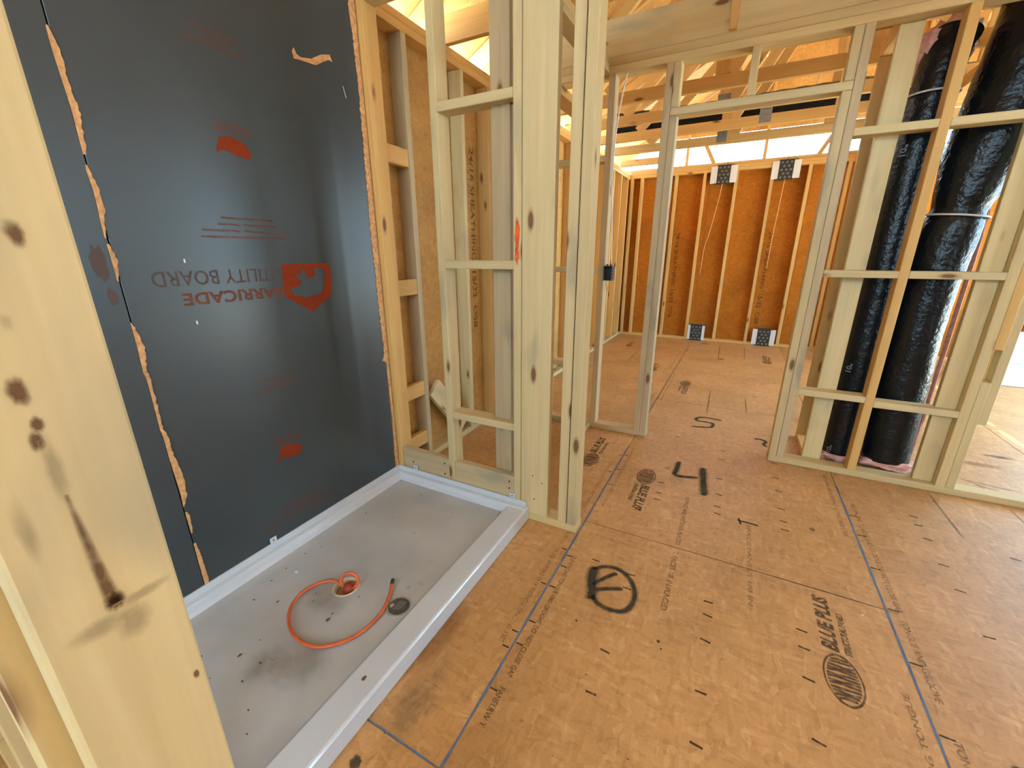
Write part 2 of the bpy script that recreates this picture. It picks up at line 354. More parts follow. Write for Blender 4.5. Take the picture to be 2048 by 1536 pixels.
for z in (1.985, 0.782):
    btext('Manufactured by Barricade', 1.112, 0.912, z + 0.008, 0.013, 'print_red_soft', 0.030); btext('Doswell, VA', 1.062, 0.975, z + 0.028, 0.011, 'print_red_soft', 0.030); btext('www.barricadebp.com', 1.092, 0.936, z + 0.048, 0.011, 'print_red_soft', 0.030)
for z in (1.378, 0.165):
    for k, (a, b, s) in enumerate([(1.175, 0.842, 'Air Barrier For Energy Code Compliance'), (1.172, 0.848, 'Push Nail To Framing - See Instructions'), (1.130, 0.905, 'Patch & Condition - Properties'), (1.112, 0.918, 'Manufactured For Sheathing')]):
        btext(s, a, b, z + 0.009 + k * 0.022, 0.013, 'print_red_soft', 0.030)
text('printed_text', 'D', (BX, 0.578, 0.135), (0, -1, 0), (0, 0, -1), 0.034, 0.036, 'print_red_faint', bB)
blob2d('faded_print', (0.553, 1.30), 0.018, 0.05, 0, 'print_red_faint', bB, lambda a, b: (BX, a, b), 3)
blob2d('faded_print', (0.562, 1.20), 0.014, 0.022, 0, 'print_red_faint', bB, lambda a, b: (BX, a, b), 4)
for z in (0.200, 0.176): box('printed_text', BX - 0.0006, BX, 0.545, 0.578, z, z + 0.008, 'print_red_faint', bB, 0)
for y, z in ((0.773, 1.30), (0.768, 1.092)): box('bright_nail', BX - 0.001, BX + 0.0015, y - 0.002, y + 0.002, z - 0.006, z + 0.006, 'white_fleck', bA, 0)
polyprism('torn_patch', [(1.309, 2.078), (1.318, 2.092), (1.326, 2.074), (1.343, 2.068), (1.392, 2.079), (1.447, 2.112), (1.491, 2.126), (1.501, 2.103), (1.482, 2.105), (1.414, 2.064), (1.341, 2.058), (1.313, 2.054)], bt, 0.002, 'torn_fibre', bA)
polyprism('scratch', [(1.545, 2.03), (1.548, 2.03), (1.556, 2.0), (1.560, 1.985), (1.555, 1.99)], bt, 0.0006, 'flap_white', bA)
torn = [[(0.583, 1.885, 0.586), (0.582, 1.856, 0.591), (0.582, 1.826, 0.598), (0.584, 1.782, 0.596), (0.586, 1.733, 0.599), (0.587, 1.69, 0.603), (0.586, 1.636, 0.597), (0.585, 1.588, 0.592)],
        [(0.583, 1.562, 0.585), (0.582, 1.548, 0.589), (0.585, 1.498, 0.597), (0.584, 1.447, 0.600), (0.582, 1.42, 0.591), (0.581, 1.367, 0.584)],
        [(0.581, 1.351, 0.586), (0.582, 1.306, 0.595), (0.582, 1.244, 0.586)],
        [(0.585, 1.117, 0.588), (0.585, 1.035, 0.603), (0.582, 0.955, 0.591), (0.586, 0.938, 0.595), (0.586, 0.88, 0.595), (0.584, 0.755, 0.592), (0.587, 0.728, 0.599), (0.587, 0.645, 0.601), (0.589, 0.572, 0.612), (0.591, 0.491, 0.608), (0.588, 0.449, 0.590)],
        [(0.589, 0.425, 0.593), (0.589, 0.405, 0.599), (0.590, 0.335, 0.595)], [(0.588, 0.290, 0.593), (0.588, 0.255, 0.599), (0.588, 0.18, 0.601), (0.588, 0.101, 0.602)]]
rj = random.Random(5)
for seg in torn:
    fine = []
    for (a0, z0, b0), (a1, z1, b1) in zip(seg, seg[1:]):
        k = max(1, int((z0 - z1) / 0.008))
        for i in range(k):
            t = i / k; fine.append((a0 + (a1 - a0) * t, z0 + (z1 - z0) * t, b0 + (b1 - b0) * t + rj.uniform(-0.0015, 0.0025)))
    fine.append(seg[-1])
    polyprism('torn_edge', [(a, z) for a, z, b in fine] + [(b, z) for a, z, b in fine[::-1]], bt, 0.0022, 'torn_fibre', bA)
red = [(1.627, 2.58), (1.627, 2.356), (1.634, 2.242), (1.637, 2.077), (1.635, 1.93), (1.631, 1.745), (1.625, 1.483), (1.622, 1.381), (1.627, 1.261), (1.627, 1.052), (1.636, 0.86), (1.634, 0.80), (1.617, 0.762), (1.642, 0.746), (1.646, 0.4), (1.637, 0.1)]
fine = []
for (a0, z0), (a1, z1) in zip(red, red[1:]):
    k = max(1, int((z0 - z1) / 0.009))
    fine += [(a0 + (a1 - a0) * i / k + rj.uniform(-0.004, 0.004), z0 + (z1 - z0) * i / k) for i in range(k)]
polyprism('torn_edge', fine + [(1.662, 0.1), (1.662, 2.58)], bt, 0.0026, 'torn_fibre', bA)

# ------------------------------------------------------------------ shower end wall
we = wall('wall_shower_end', 'open pine stud wall at the end of the shower pan')
Y0, Y1 = 1.672, 1.759
lum('bottom_plate', XW, -0.536, Y0, Y1, 0.001, ZP, we)
lum('top_plate', XW, -0.53, Y0, Y1, ZT0, 2.4285, we); lum('top_plate', XW, -0.53, Y0, Y1, 2.429, ZT1, we)
lum('stud', -1.667, -1.628, Y0 - 0.003, Y1, ZP, ZT0, we, 'pine_warm_')
lum('stud', -1.288, -1.249, Y0, Y1, ZP, ZT0, we)
g = lum('stud', -1.012, -0.918, 1.722, 1.757, 0.115, ZT0, we, 'pine_grey_')
lum('stud', -0.878, -0.839, Y0, Y1, ZP, ZT0, we)
lum('stud', -0.836, -0.690, Y0 - 0.001, Y0 + 0.038, ZP, ZT0, we)
lum('stud', -0.632, -0.588, Y0, Y1, ZP, ZT0, we); lum('stud', -0.583, -0.540, Y0 - 0.002, Y1, ZP, ZT0, we)
for z in (0.478, 1.252, 1.905):
    lum('blocking', -1.249, -0.878, Y0 + 0.001, Y1 - 0.002, z, z + 0.038, we)
lum('backing_board', -1.628, -1.288, Y0 + 0.004, Y0 + 0.042, 0.085, 0.222, we, 'pine_grey_'); lum('backing_board', -1.249, -0.878, Y0 + 0.004, Y0 + 0.042, 0.085, 0.222, we, 'pine_grey_')
pt = lambda a, b: (a, Y0 - 0.0006, b)
blob2d('paint_mark', (-0.858, 1.39), 0.014, 0.085, 0, 'orange_paint', we, pt, 11, 26, 0.2)
blob2d('paint_mark', (-0.860, 1.31), 0.012, 0.045, 0, 'orange_paint', we, pt, 12, 26, 0.2)
pydata('paint_mark', [(-1.2484, 1.69, 1.41), (-1.2484, 1.745, 1.41), (-1.2484, 1.745, 1.30), (-1.2484, 1.69, 1.30)], [(0, 1, 2, 3)], 'orange_paint', we)
for x, z in ((-1.55, 0.145), (-1.32, 0.19), (-1.32, 0.125), (-0.905, 0.19), (-0.905, 0.15), (-0.76, 0.13), (-0.77, 0.26), (-0.72, 0.23)):
    box('screw_head', x - 0.003, x + 0.003, Y0 - 0.0025, Y0 + 0.005, z - 0.003, z + 0.003, 'screw', we, 0)

# ------------------------------------------------------------------ closet side wall (between shower wall and partition)
wc = wall('wall_closet', 'short framed wall with a door header behind the shower wall')
lum('top_plate', -0.97, -0.881, Y1 + 0.001, 2.979, ZT0, 2.4285, wc); lum('top_plate', -0.97, -0.881, Y1 + 0.001, 2.979, 2.429, ZT1, wc)
lum('header', -0.97, -0.881, Y1 + 0.001, 2.62, 2.06, 2.10, wc, 'pine_warm_')
lum('stud', -0.97, -0.881, 2.62, 2.658, ZP, ZT0, wc); lum('bottom_plate', -0.97, -0.881, 2.62, 2.979, 0.001, ZP, wc)

# ------------------------------------------------------------------ partition wall
wp = wall('wall_partition', 'pine stud partition with a door opening and open duct chase')
P0, P1 = 2.982, 3.071
lum('bottom_plate', -1.666, -0.452, P0, P1, 0.001, ZP, wp, 'pine_grey_'); lum('bottom_plate', 0.341, 3.2, P0, P1, 0.001, ZP, wp)
lum('top_plate', -1.666, 3.4, P0, P1, 2.385, 2.426, wp); lum('top_plate', -1.666, 3.4, P0, P1, 2.4265, 2.470, wp)
for x, t in ((-1.64, 'pine_'), (-1.28, 'pine_warm_'), (-0.884, 'pine_grey_'), (-0.541, 'pine_grey_'), (0.384, 'pine_grey_'), (1.163, 'pine_')):
    lum('stud', x, x + 0.042, P0, P1, ZP, 2.385, wp, t)
lum('stud', 0.757, 0.799, P0, P1, ZP, 2.385, wp, 'pine_warm_')
lum('jack_stud', -0.498, -0.456, P0 + 0.001, P1, ZP, 2.108, wp, 'pine_grey_'); lum('jack_stud', 0.342, 0.383, P0 + 0.001, P1, ZP, 2.108, wp)
lum('header', -0.498, 0.383, P0, P1, 2.109, 2.150, wp)
lum('cripple', -0.498, -0.456, P0 + 0.001, P1, 2.151, 2.385, wp); lum('cripple', 0.342, 0.383, P0 + 0.001, P1, 2.151, 2.385, wp); lum('cripple', -0.098, -0.058, P0, P1, 2.151, 2.385, wp)
lum('jack_stud', 1.206, 1.246, P0 + 0.002, P1, 0.84, 2.385, wp, 'pine_warm_'); lum('jack_stud', 1.206, 1.246, P0 + 0.002, P1, ZP, 0.665, wp)
lum('stud', 1.248, 1.288, P0 + 0.02, P1, 0.43, 2.385, wp)
lum('stud', 1.075, 1.162, P1 - 0.045, P1 - 0.007, ZP, 2.385, wp, 'pine_')
for z in (0.475, 1.185, 1.895):
    lum('blocking', -1.598, -1.28, P0, P1, z, z + 0.038, wp); lum('blocking', -1.238, -0.884, P0, P1, z, z + 0.038, wp); lum('blocking', -0.842, -0.541, P0 + 0.03, P1, z, z + 0.02, wp) if z < 0 else None
    lum('blocking', 0.426, 0.757, P0, P1, z, z + 0.038, wp); lum('blocking', 0.799, 1.163, P0, P1, z - (0.02 if z < 1 else 0.0), z + 0.038 - (0.02 if z < 1 else 0.0), wp)
for x in (1.62, 2.2, 2.6): lum('stud', x + 0.5, x + 0.54, P0, P1, ZP, 2.385, wp)
lum('header', 1.29, 2.12, P0, P1, 2.109, 2.150, wp)
# chase side studs
wch = wall('wall_chase', 'short side wall of wide pine studs beside the duct chase')
lum('stud', 0.535, 0.632, P1 + 0.001, P1 + 0.039, 0.002, 2.385, wch); lum('stud', 0.545, 0.635, 3.48, 3.518, 0.002, 2.385, wch, 'pine_warm_')
lum('top_plate', 0.545, 0.634, P1 + 0.001, 3.52, 2.386, 2.4285, wch, 'pine_warm_'); lum('top_plate', 0.545, 0.634, P1 + 0.001, 3.52, 2.429, 2.467, wch, 'pine_warm_')
lum('bottom_plate', 0.545, 0.635, 3.11, 3.48, 0.002, 0.04, wch, 'pine_warm_')


# ------------------------------------------------------------------ far room walls
F0 = 7.068
wf = wall('wall_far', 'far outside wall of orange strand board and pine studs')
lum('bottom_plate', XW, 3.4, F0, F0 + 0.089, 0.001, ZP, wf, 'pine_warm_')
lum('top_plate', XW, 3.4, F0, F0 + 0.089, 2.405, 2.444, wf, 'pine_warm_'); lum('top_plate', XW, 3.4, F0, F0 + 0.089, 2.4445, 2.485, wf, 'pine_warm_')
for x in (-1.660, -1.514, -1.018, -0.633, -0.228, 0.203, 0.619, 1.03, 1.44, 1.85, 2.26, 2.67, 3.08, 3.35):
    lum('stud', x, x + 0.040, F0, F0 + 0.089, ZP, 2.405, wf, 'pine_warm_')
xx = XW - 0.09
for a, b, z0, z1 in [(xx + 1.219 * i, xx + 1.219 * (i + 1), -0.3, 2.485) for i in range(3)] + [(1.90, 3.41, -0.3, 2.485)]:
    box('sheathing_panel', a + 0.001, b - 0.001, F0 + 0.0905, F0 + 0.103, z0, z1, 'osb_far_lit', wf, 0)
box('house_wrap', XW - 0.1, 3.41, F0 + 0.106, F0 + 0.112, -0.3, 2.48, 'flap_white', wf, 0)
gs = [(-1.3, 2.88), (3.1, 2.88), (3.1, 2.98), (0.9, 4.19), (-1.3, 2.98)]
pydata('gable_sheathing', [(a, F0 + 0.05, b) for a, b in gs] + [(a, F0 + 0.06, b) for a, b in gs], [(0, 1, 2, 3, 4), (9, 8, 7, 6, 5), (0, 5, 6, 1)], 'osb_roof', wf)
FY = F0 + 0.0899
for x, z in ((-0.925, 1.62), (0.30, 1.60)):
    text('printed_text', '24/16 SHEATHING  15/32  OSB', (x, FY, z), (0, 0, -1), (1, 0, 0), 1.3, 0.055, 'wall_print', wf, 0.02)
wr = wall('wall_far_room', 'warm pine stud side wall of the far room')
lum('stud', 1.30, 1.389, 3.36, 3.40, ZP, 2.385, wr, 'pine_warm_')
for y in (6.29, 6.47, 6.88, 7.025):
    lum('stud', 1.175, 1.264, y, y + 0.04, ZP, 2.385, wr, 'pine_warm_')
lum('bottom_plate', 1.175, 1.264, 6.29, 7.06, 0.001, ZP, wr, 'pine_warm_'); lum('top_plate', 1.175, 1.264, 3.60, 7.06, 2.386, 2.4285, wr, 'pine_warm_'); lum('top_plate', 1.175, 1.264, 3.60, 7.06, 2.429, 2.467, wr, 'pine_warm_')

# ------------------------------------------------------------------ near wall (framing right beside the camera)
wn = wall('wall_near', 'near pine wall end with a knotty post face')
lum('stud', -0.4595, -0.4205, 0.042, 0.131, ZP, ZT0, wn)
lum('stud', -0.500, -0.4605, 0.0225, 0.112, ZP, ZT0, wn)
lum('stud', -1.05, -1.012, 0.03, 0.119, ZP, ZT0, wn); lum('stud', -1.66, -1.625, 0.03, 0.119, ZP, ZT0, wn)
lum('bottom_plate', XW, -0.421, 0.03, 0.119, 0.001, ZP, wn); lum('top_plate', XW, -0.421, 0.03, 0.119, ZT0, 2.4285, wn); lum('top_plate', XW, -0.421, 0.03, 0.119, 2.429, ZT1, wn)

# ------------------------------------------------------------------ right and rear outside walls, unseen, their openings sized for the light inside
def holed(parent, horiz, c, a0, a1, wins, t):
    cur = a0
    def pan(p, q, z0, z1):
        if q - p < 0.01: return
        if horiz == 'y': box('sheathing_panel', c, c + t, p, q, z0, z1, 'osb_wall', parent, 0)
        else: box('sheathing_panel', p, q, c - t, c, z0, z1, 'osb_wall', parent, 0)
    for p, q, z0, z1 in wins:
        pan(cur, p, -0.3, 2.48); pan(p, q, -0.3, z0); pan(p, q, z1, 2.48); cur = q
    pan(cur, a1, -0.3, 2.48)
wri = wall('wall_right', 'right outside wall of strand board with openings added for daylight')
holed(wri, 'y', XR, -3.0, 7.17, WIN_R, 0.012)
wb = wall('wall_rear', 'rear outside wall of strand board with window openings')
holed(wb, 'x', YB, -1.77, 3.41, WIN_B, 0.012)
for y in (-2.9, -2.4, -0.2, 0.3, 2.5, 2.9, 3.5, 5.9, 6.4): lum('stud', XR - 0.09, XR - 0.001, y, y + 0.038, 0.001, 2.385, wri)
for x in (-1.65, -1.4, 1.0, 1.4, 1.8, 2.6, 3.2): lum('stud', x, x + 0.038, YB + 0.001, YB + 0.09, 0.001, 2.385, wb)

# ------------------------------------------------------------------ roof
SL, XRID, ZE = 0.55, 0.9, 2.80
def zdeck(x): return ZE + SL * (min(x, 2 * XRID - x) - XW)
ce = empty('ceiling', label='underside of the strand board roof deck above the trusses', cat='roof', kind='structure')
for side in (0, 1):
    nx = 3; xs_ = [(-1.95 + (XRID + 1.95) * i / nx) for i in range(nx + 1)]
    for i in range(nx):
        for j in range(5):
            a, b = xs_[i], xs_[i + 1] - 0.003; y0 = -3.4 + j * 2.2; y1 = y0 + 2.197
            if side: a, b = 2 * XRID - b, 2 * XRID - a
            v = [(a, y0, zdeck(a)), (b, y0, zdeck(b)), (b, y1, zdeck(b)), (a, y1, zdeck(a))]; v += [(x, y, z + 0.014) for x, y, z in v]
            pydata('roof_panel', v, [(3, 2, 1, 0), (4, 5, 6, 7), (0, 1, 5, 4), (1, 2, 6, 5), (2, 3, 7, 6), (3, 0, 4, 7)], 'osb_roof', ce)
def truss(y, label, chord=0.089, plates=(), z0=2.4675, gable=False, tone='pine_warm_'):
    t = empty('roof_truss', (0.9, y, z0), label=label, cat='truss', group='roof trusses')
    w = 0.038
    lum('bottom_chord', -1.75, 3.55, y, y + w, z0, z0 + chord, t, tone)
    for s in (0, 1):
        fx = (lambda x: x) if s == 0 else (lambda x: 2 * XRID - x)
        a, b = -1.93, XRID - 0.03
        beam('top_chord', (fx(a), y + w / 2, zdeck(a) - 0.06), (fx(b), y + w / 2, zdeck(b) - 0.06), 0.089, w, t, tone)
    zb = z0 + chord
    vx = [-0.35, 0.55, 1.25, 2.15] if not gable else [-0.9, 0.075, 0.9, 1.5, 2.1, 2.7]
    for x in vx: lum('web', x, x + 0.089 if not gable else x + 0.038, y, y + w, zb, zdeck(x) - 0.11, t, tone)
    if not gable:
        for a, b in ((-1.15, -0.35), (-0.25, 0.50), (2.05, 1.35), (2.95, 2.25)):
            beam('web', (a, y + w / 2, zb), (b, y + w / 2, zdeck(b) - 0.13), 0.089, w, t, tone)
    if gable:
        for a, b in (((-0.52, 2.52), (-0.70, 2.86)), ((0.70, 2.52), (0.88, 2.86))): beam('web', (a[0], y + w / 2, a[1]), (b[0], y + w / 2, b[1]), 0.05, w, t, tone)
    for x in plates:
        box('gusset_plate', x - 0.05, x + 0.05, y - 0.0015, y, zb - 0.07, zb + 0.05, 'galvanised', t, 0)
    return t
truss(1.12, 'first roof truss over the shower, nearest the camera', 0.14)
truss(1.735, 'second roof truss, above the open shower end wall', 0.14)
truss(2.345, 'golden roof truss chord crossing above the closet behind the shower', 0.14, (-0.4,))
t29 = truss(2.983, 'pale wide roof truss standing on the partition top plate', 0.20, (), 2.4705, tone='pine_')
lum('brace', -0.228, -0.190, 2.942, 2.982, 2.472, 2.95, t29, 'pine_warm_'); lum('brace', -0.42, -0.232, 2.942, 2.982, 2.66, 2.80, t29, 'pine_warm_')
t33 = truss(3.30, 'brown roof truss with a silver plate just past the partition', 0.14)
box('gusset_plate', -0.19, 0.045, 3.297, 3.2995, 2.475, 2.545, 'galvanised', t33, 0)
truss(3.85, 'roof truss across the far room, second past the partition', 0.089, (1.0,))
truss(4.46, 'roof truss in front of the black flexible duct', 0.089, (-0.31, 0.59))
truss(5.05, 'roof truss just under the black flexible duct', 0.089, (0.02,))
truss(5.66, 'last full roof truss before the bright gable opening', 0.089, (-0.37,))
truss(7.075, 'gable end truss on the far wall against white sky', 0.038, (), 2.4855, gable=True)
gl = lum('gable_lookout', -1.67, -1.12, 6.42, 6.458, 2.4675, 2.55, None, 'pine_warm_')
prop(gl, 'short golden ceiling board in the far corner above the left wall', 'board')

# ------------------------------------------------------------------ shower pan
pan = empty('shower_pan', (-1.22, 0.9, 0.0), label='white acrylic shower pan with orange hose in its drain', cat='shower pan')
XA, XB, YA, YC = -1.6605, -0.790, 0.135, 1.6685
HC, HR = (-1.238, 0.884), 0.046
ix0, ix1, iy0, iy1 = -1.618, -0.912, 0.178, 1.625
nseg = 64; ring, outer = [], []
for k in range(nseg):
    a = 2 * math.pi * k / nseg; c, s = math.cos(a), math.sin(a)
    t = min(((ix1 - HC[0]) / c if c > 1e-6 else 9), ((ix0 - HC[0]) / c if c < -1e-6 else 9), ((iy1 - HC[1]) / s if s > 1e-6 else 9), ((iy0 - HC[1]) / s if s < -1e-6 else 9))
    ring.append((HC[0] + c * HR, HC[1] + s * HR)); outer.append((HC[0] + c * t, HC[1] + s * t))
v = [(x, y, 0.026) for x, y in ring]; f = []
K = 5
for j in range(1, K + 1):
    for (rx, ry), (ox, oy) in zip(ring, outer):
        q = j / K; v.append((rx + (ox - rx) * q, ry + (oy - ry) * q, 0.026 + 0.012 * q))
for j in range(K):
    for k in range(nseg): f.append((j * nseg + k, j * nseg + (k + 1) % nseg, (j + 1) * nseg + (k + 1) % nseg, (j + 1) * nseg + k))
bs = pydata('basin', v, f, 'acrylic_dusty', pan)
def sweep(name, prof, path_fn, n):   # straight extrusions along x or y of a profile
    pass
def extr(name, prof, axis, a, b, mat):
    n = len(prof); v = []
    for q in (a, b):
        for p, z in prof: v.append((p, q, z) if axis == 'y' else (q, p, z))
    f = [(i, i + 1, n + i + 1, n + i) for i in range(n - 1)] + [tuple(range(n))[::-1], tuple(range(n, 2 * n))]
    o = pydata(name, v, f, mat, pan); bm = bmesh.new(); bm.from_mesh(o.data); bmesh.ops.recalc_face_normals(bm, faces=bm.faces); bm.to_mesh(o.data); bm.free(); return o
extr('curb', [(XB - 0.006, 0.0), (XB, 0.006), (XB - 0.002, 0.066), (XB - 0.006, 0.071), (XB - 0.012, 0.073), (-0.893, 0.069), (-0.900, 0.064), (-0.919, 0.040), (-0.924, 0.036), (-0.924, 0.0)], 'y', YA, YC, 'acrylic')
extr('tiling_flange', [(XA, 0.0), (XA, 0.102), (XA + 0.006, 0.102), (XA + 0.008, 0.078), (XA + 0.031, 0.076), (XA + 0.034, 0.072), (XA + 0.040, 0.050), (XA + 0.052, 0.040), (XA + 0.052, 0.0)], 'y', YA, YC, 'acrylic')
extr('tiling_flange', [(YC, 0.0), (YC, 0.102), (YC - 0.006, 0.102), (YC - 0.008, 0.078), (YC - 0.031, 0.076), (YC - 0.034, 0.072), (YC - 0.040, 0.050), (YC - 0.052, 0.040), (YC - 0.052, 0.0)], 'x', XA, XB - 0.012, 'acrylic')
extr('tiling_flange', [(YA, 0.0), (YA, 0.102), (YA + 0.006, 0.102), (YA + 0.008, 0.078), (YA + 0.031, 0.076), (YA + 0.034, 0.072), (YA + 0.040, 0.050), (YA + 0.052, 0.040), (YA + 0.052, 0.0)], 'x', XA, XB - 0.012, 'acrylic')
# drain: cream ring and brown cup below
def lathe(name, prof, c, mat, parent, seg=32, loc=None):
    v, f = [], []; n = len(prof)
    for k in range(seg):
        a = 2 * math.pi * k / seg
        for r, z in prof: v.append((c[0] + r * math.cos(a), c[1] + r * math.sin(a), c[2] + z))
    for k in range(seg):
        for i in range(n - 1): f.append((k * n + i, ((k + 1) % seg) * n + i, ((k + 1) % seg) * n + i + 1, k * n + i + 1))
    o = pydata(name, v, f, mat, parent, not name.startswith(('backing', 'print'))); bm = bmesh.new(); bm.from_mesh(o.data); bmesh.ops.remove_doubles(bm, verts=bm.verts, dist=1e-5); bmesh.ops.recalc_face_normals(bm, faces=bm.faces); bm.to_mesh(o.data); bm.free(); return o
dr = lathe('drain', [(0.049, 0.026), (0.054, 0.029), (0.050, 0.031), (0.044, 0.029), (0.041, 0.018), (0.040, -0.017)], (HC[0], HC[1], 0), 'cream_pvc', pan)
lathe('drain_cup', [(0.040, 0.004), (0.038, -0.010), (0.0, -0.014)], (HC[0], HC[1], 0), 'brown_pipe', dr)
for (x, y, ax) in ((XA + 0.001, 0.867, 'y'), (-1.53, YC, 'x'), (-0.885, YC - 0.0008, 'x')):
    if ax == 'y': cl = box('clip', x, x + 0.003, y - 0.015, y + 0.015, 0.10, 0.128, 'acrylic', pan, 0.001); box('screw_head', x + 0.003, x + 0.005, y - 0.003, y + 0.003, 0.112, 0.118, 'screw', cl, 0)
    else: cl = box('clip', x - 0.015, x + 0.015, y - 0.002, y + 0.001, 0.10, 0.128, 'acrylic', pan, 0.001); box('screw_head', x - 0.003, x + 0.003, y - 0.004, y - 0.002, 0.112, 0.118, 'screw', cl, 0)
for i, (x, y, rx, ry, m) in enumerate([(-1.10, 0.58, 0.13, 0.10, 'dirt'), (-1.18, 0.52, 0.10, 0.07, 'dirt'), (-1.25, 0.80, 0.12, 0.08, 'dirt'), (-0.97, 1.03, 0.02, 0.012, 'dirt'), (-1.0, 0.99, 0.012, 0.01, 'dirt')]):
    z = 0.0395; blob2d('dust_stain', (x, y), rx, ry, z, m, pan, None, i + 20, 28, 0.12)
rnd = random.Random(9)
for i in range(26):
    x, y = rnd.uniform(-1.55, -0.97), rnd.uniform(0.3, 1.55); s = rnd.uniform(0.0015, 0.0035)
    blob2d('crumb', (x, y), s * rnd.uniform(1, 2.4), s, 0.0392, 'dark_crumb', pan, None, i)
for i, (x, y, s) in enumerate([(-1.158, 0.735, 0.006), (-1.165, 0.76, 0.003), (-0.85, 0.62, 0.006), (-1.40, 0.70, 0.004), (-1.30, 0.50, 0.005)]):
    z = 0.0405 if x < -0.92 else 0.0718
    blob2d('crumb', (x, y), s, s * 1.6, z, 'dark_crumb', pan, None, 50 + i)
blob2d('crumb', (-1.475, 0.835), 0.009, 0.006, 0.041, 'flap_white', pan, None, 77)

# test plug: orange hose and bladder in the drain
plug = empty('test_plug_hose', (HC[0], HC[1], 0.026), label='orange rubber test plug hose looping out of the shower drain', cat='hose')
hz = 0.046
hp = [(-1.226, 0.902, 0.01), (-1.2001, 0.8967, 0.031), (-1.1918, 0.9072, 0.0503), (-1.1977, 0.911, 0.0723), (-1.2149, 0.9064, 0.0867), (-1.2355, 0.8956, 0.0867), (-1.2497, 0.8835, 0.0723), (-1.2516, 0.8764, 0.0532), (-1.2447, 0.8751, 0.0373), (-1.272, 0.872, 0.046), (-1.300, 0.862, 0.050), (-1.336, 0.825, hz), (-1.350, 0.765, hz), (-1.318, 0.697, hz),
      (-1.258, 0.651, hz), (-1.185, 0.628, hz), (-1.105, 0.633, hz), (-1.050, 0.669, hz), (-1.008, 0.735, hz), (-1.000, 0.829, hz), (-1.027, 0.908, hz), (-1.063, 0.965, hz + 0.006)]
tube('hose', hp, 0.0068, 'orange_rubber', plug, 12, 8)
tube('hose_tip', [(-1.061, 0.962, hz + 0.0055), (-1.073, 0.982, hz + 0.009)], 0.0075, 'black_rubber', plug, 12, 2)
lathe('bladder', [(0.0, 0.040), (0.014, 0.038), (0.024, 0.030), (0.028, 0.014), (0.026, -0.002), (0.0, -0.006)], (HC[0] + 0.008, HC[1] + 0.010, 0.0), 'red_rubber', plug, 20)
# round label disc
st = empty('round_sticker', (-0.972, 0.900, 0.037), label='round dark sticker with pale print on the shower pan floor', cat='sticker')
lathe('backing', [(0.0, 0.0395), (0.0455, 0.0395), (0.0465, 0.038), (0.0465, 0.034)], (-0.972, 0.900, 0.0), 'sticker_ring', st, 40)
lathe('print_disc', [(0.0, 0.0402), (0.039, 0.0402), (0.040, 0.0394)], (-0.970, 0.902, 0.0), 'sticker_dark', st, 40)
blob2d('pale_spot', (-0.995, 0.893), 0.007, 0.010, 0.0406, 'sticker_print', st, None, 3)
for k in range(6):
    text('fine_print', 'CAUTION DO NOT REMOVE'[k:], (-0.983, 0.886 + 0.0075 * k - 0.005, 0.0406), (0.94, 0.34, 0), (-0.34, 0.94, 0), 0.036 - 0.003 * abs(k - 2.5), 0.0036, 'sticker_print', st, 0.02)

# ------------------------------------------------------------------ ducts
def duct(name, base, pts, r, label, seed, bulge=0.0):
    t = empty(name, base, label=label, cat='duct')
    rn = random.Random(seed); ph = [rn.uniform(0, 6.28) for _ in range(8)]
    def rf(u, a):
        z = u * 2.4
        q = min(1, max(0, (u - 0.62) / 0.14)); k = 1 + bulge * q * q * (3 - 2 * q) - 0.10 * math.exp(-((u - 0.61) / 0.02) ** 2) * (bulge > 0)
        return k * r * (1 + 0.014 * math.sin(z * 5 + ph[0] + 2 * a) + 0.007 * math.sin(z * 19 + ph[1] + 3 * a) + 0.005 * math.sin(z * 47 - 2 * a + ph[2]) + 0.004 * math.sin(z * 120 + ph[3]))
    tube('duct_jacket', pts, r, 'duct_black', t, 40, 26, rf)
    return t, rf
d1, _ = duct('flexible_duct', (0.748, 3.20, 0.05), [(0.742, 3.205, 0.07), (0.738, 3.20, 0.5), (0.735, 3.20, 1.2), (0.742, 3.20, 1.8), (0.765, 3.21, 2.22), (0.80, 3.23, 2.36)], 0.093, 'narrow black insulated duct standing between the chase post and middle stud', 3)
d2, _ = duct('flexible_duct', (0.99, 3.215, 0.05), [(0.985, 3.225, 0.07), (0.965, 3.22, 0.5), (0.955, 3.215, 1.0), (0.985, 3.215, 1.5), (1.045, 3.245, 1.95), (1.10, 3.255, 2.45)], 0.122, 'wide black insulated duct standing nearest the right door opening', 8, 0.28)
def torus(name, c, R_, r, tilt, parent, mat):
    pts = []
    for k in range(40):
        a = 2 * math.pi * k / 39; pts.append((c[0] + R_ * math.cos(a), c[1] + R_ * math.sin(a), c[2] + tilt * math.cos(a)))
    tube(name, pts, r, mat, parent, 8, 0)
torus('zip_tie', (0.755, 3.205, 2.09), 0.104, 0.005, 0.0, d1, 'zip_tie'); torus('zip_tie', (0.985, 3.215, 1.50), 0.128, 0.005, -0.012, d2, 'zip_tie')
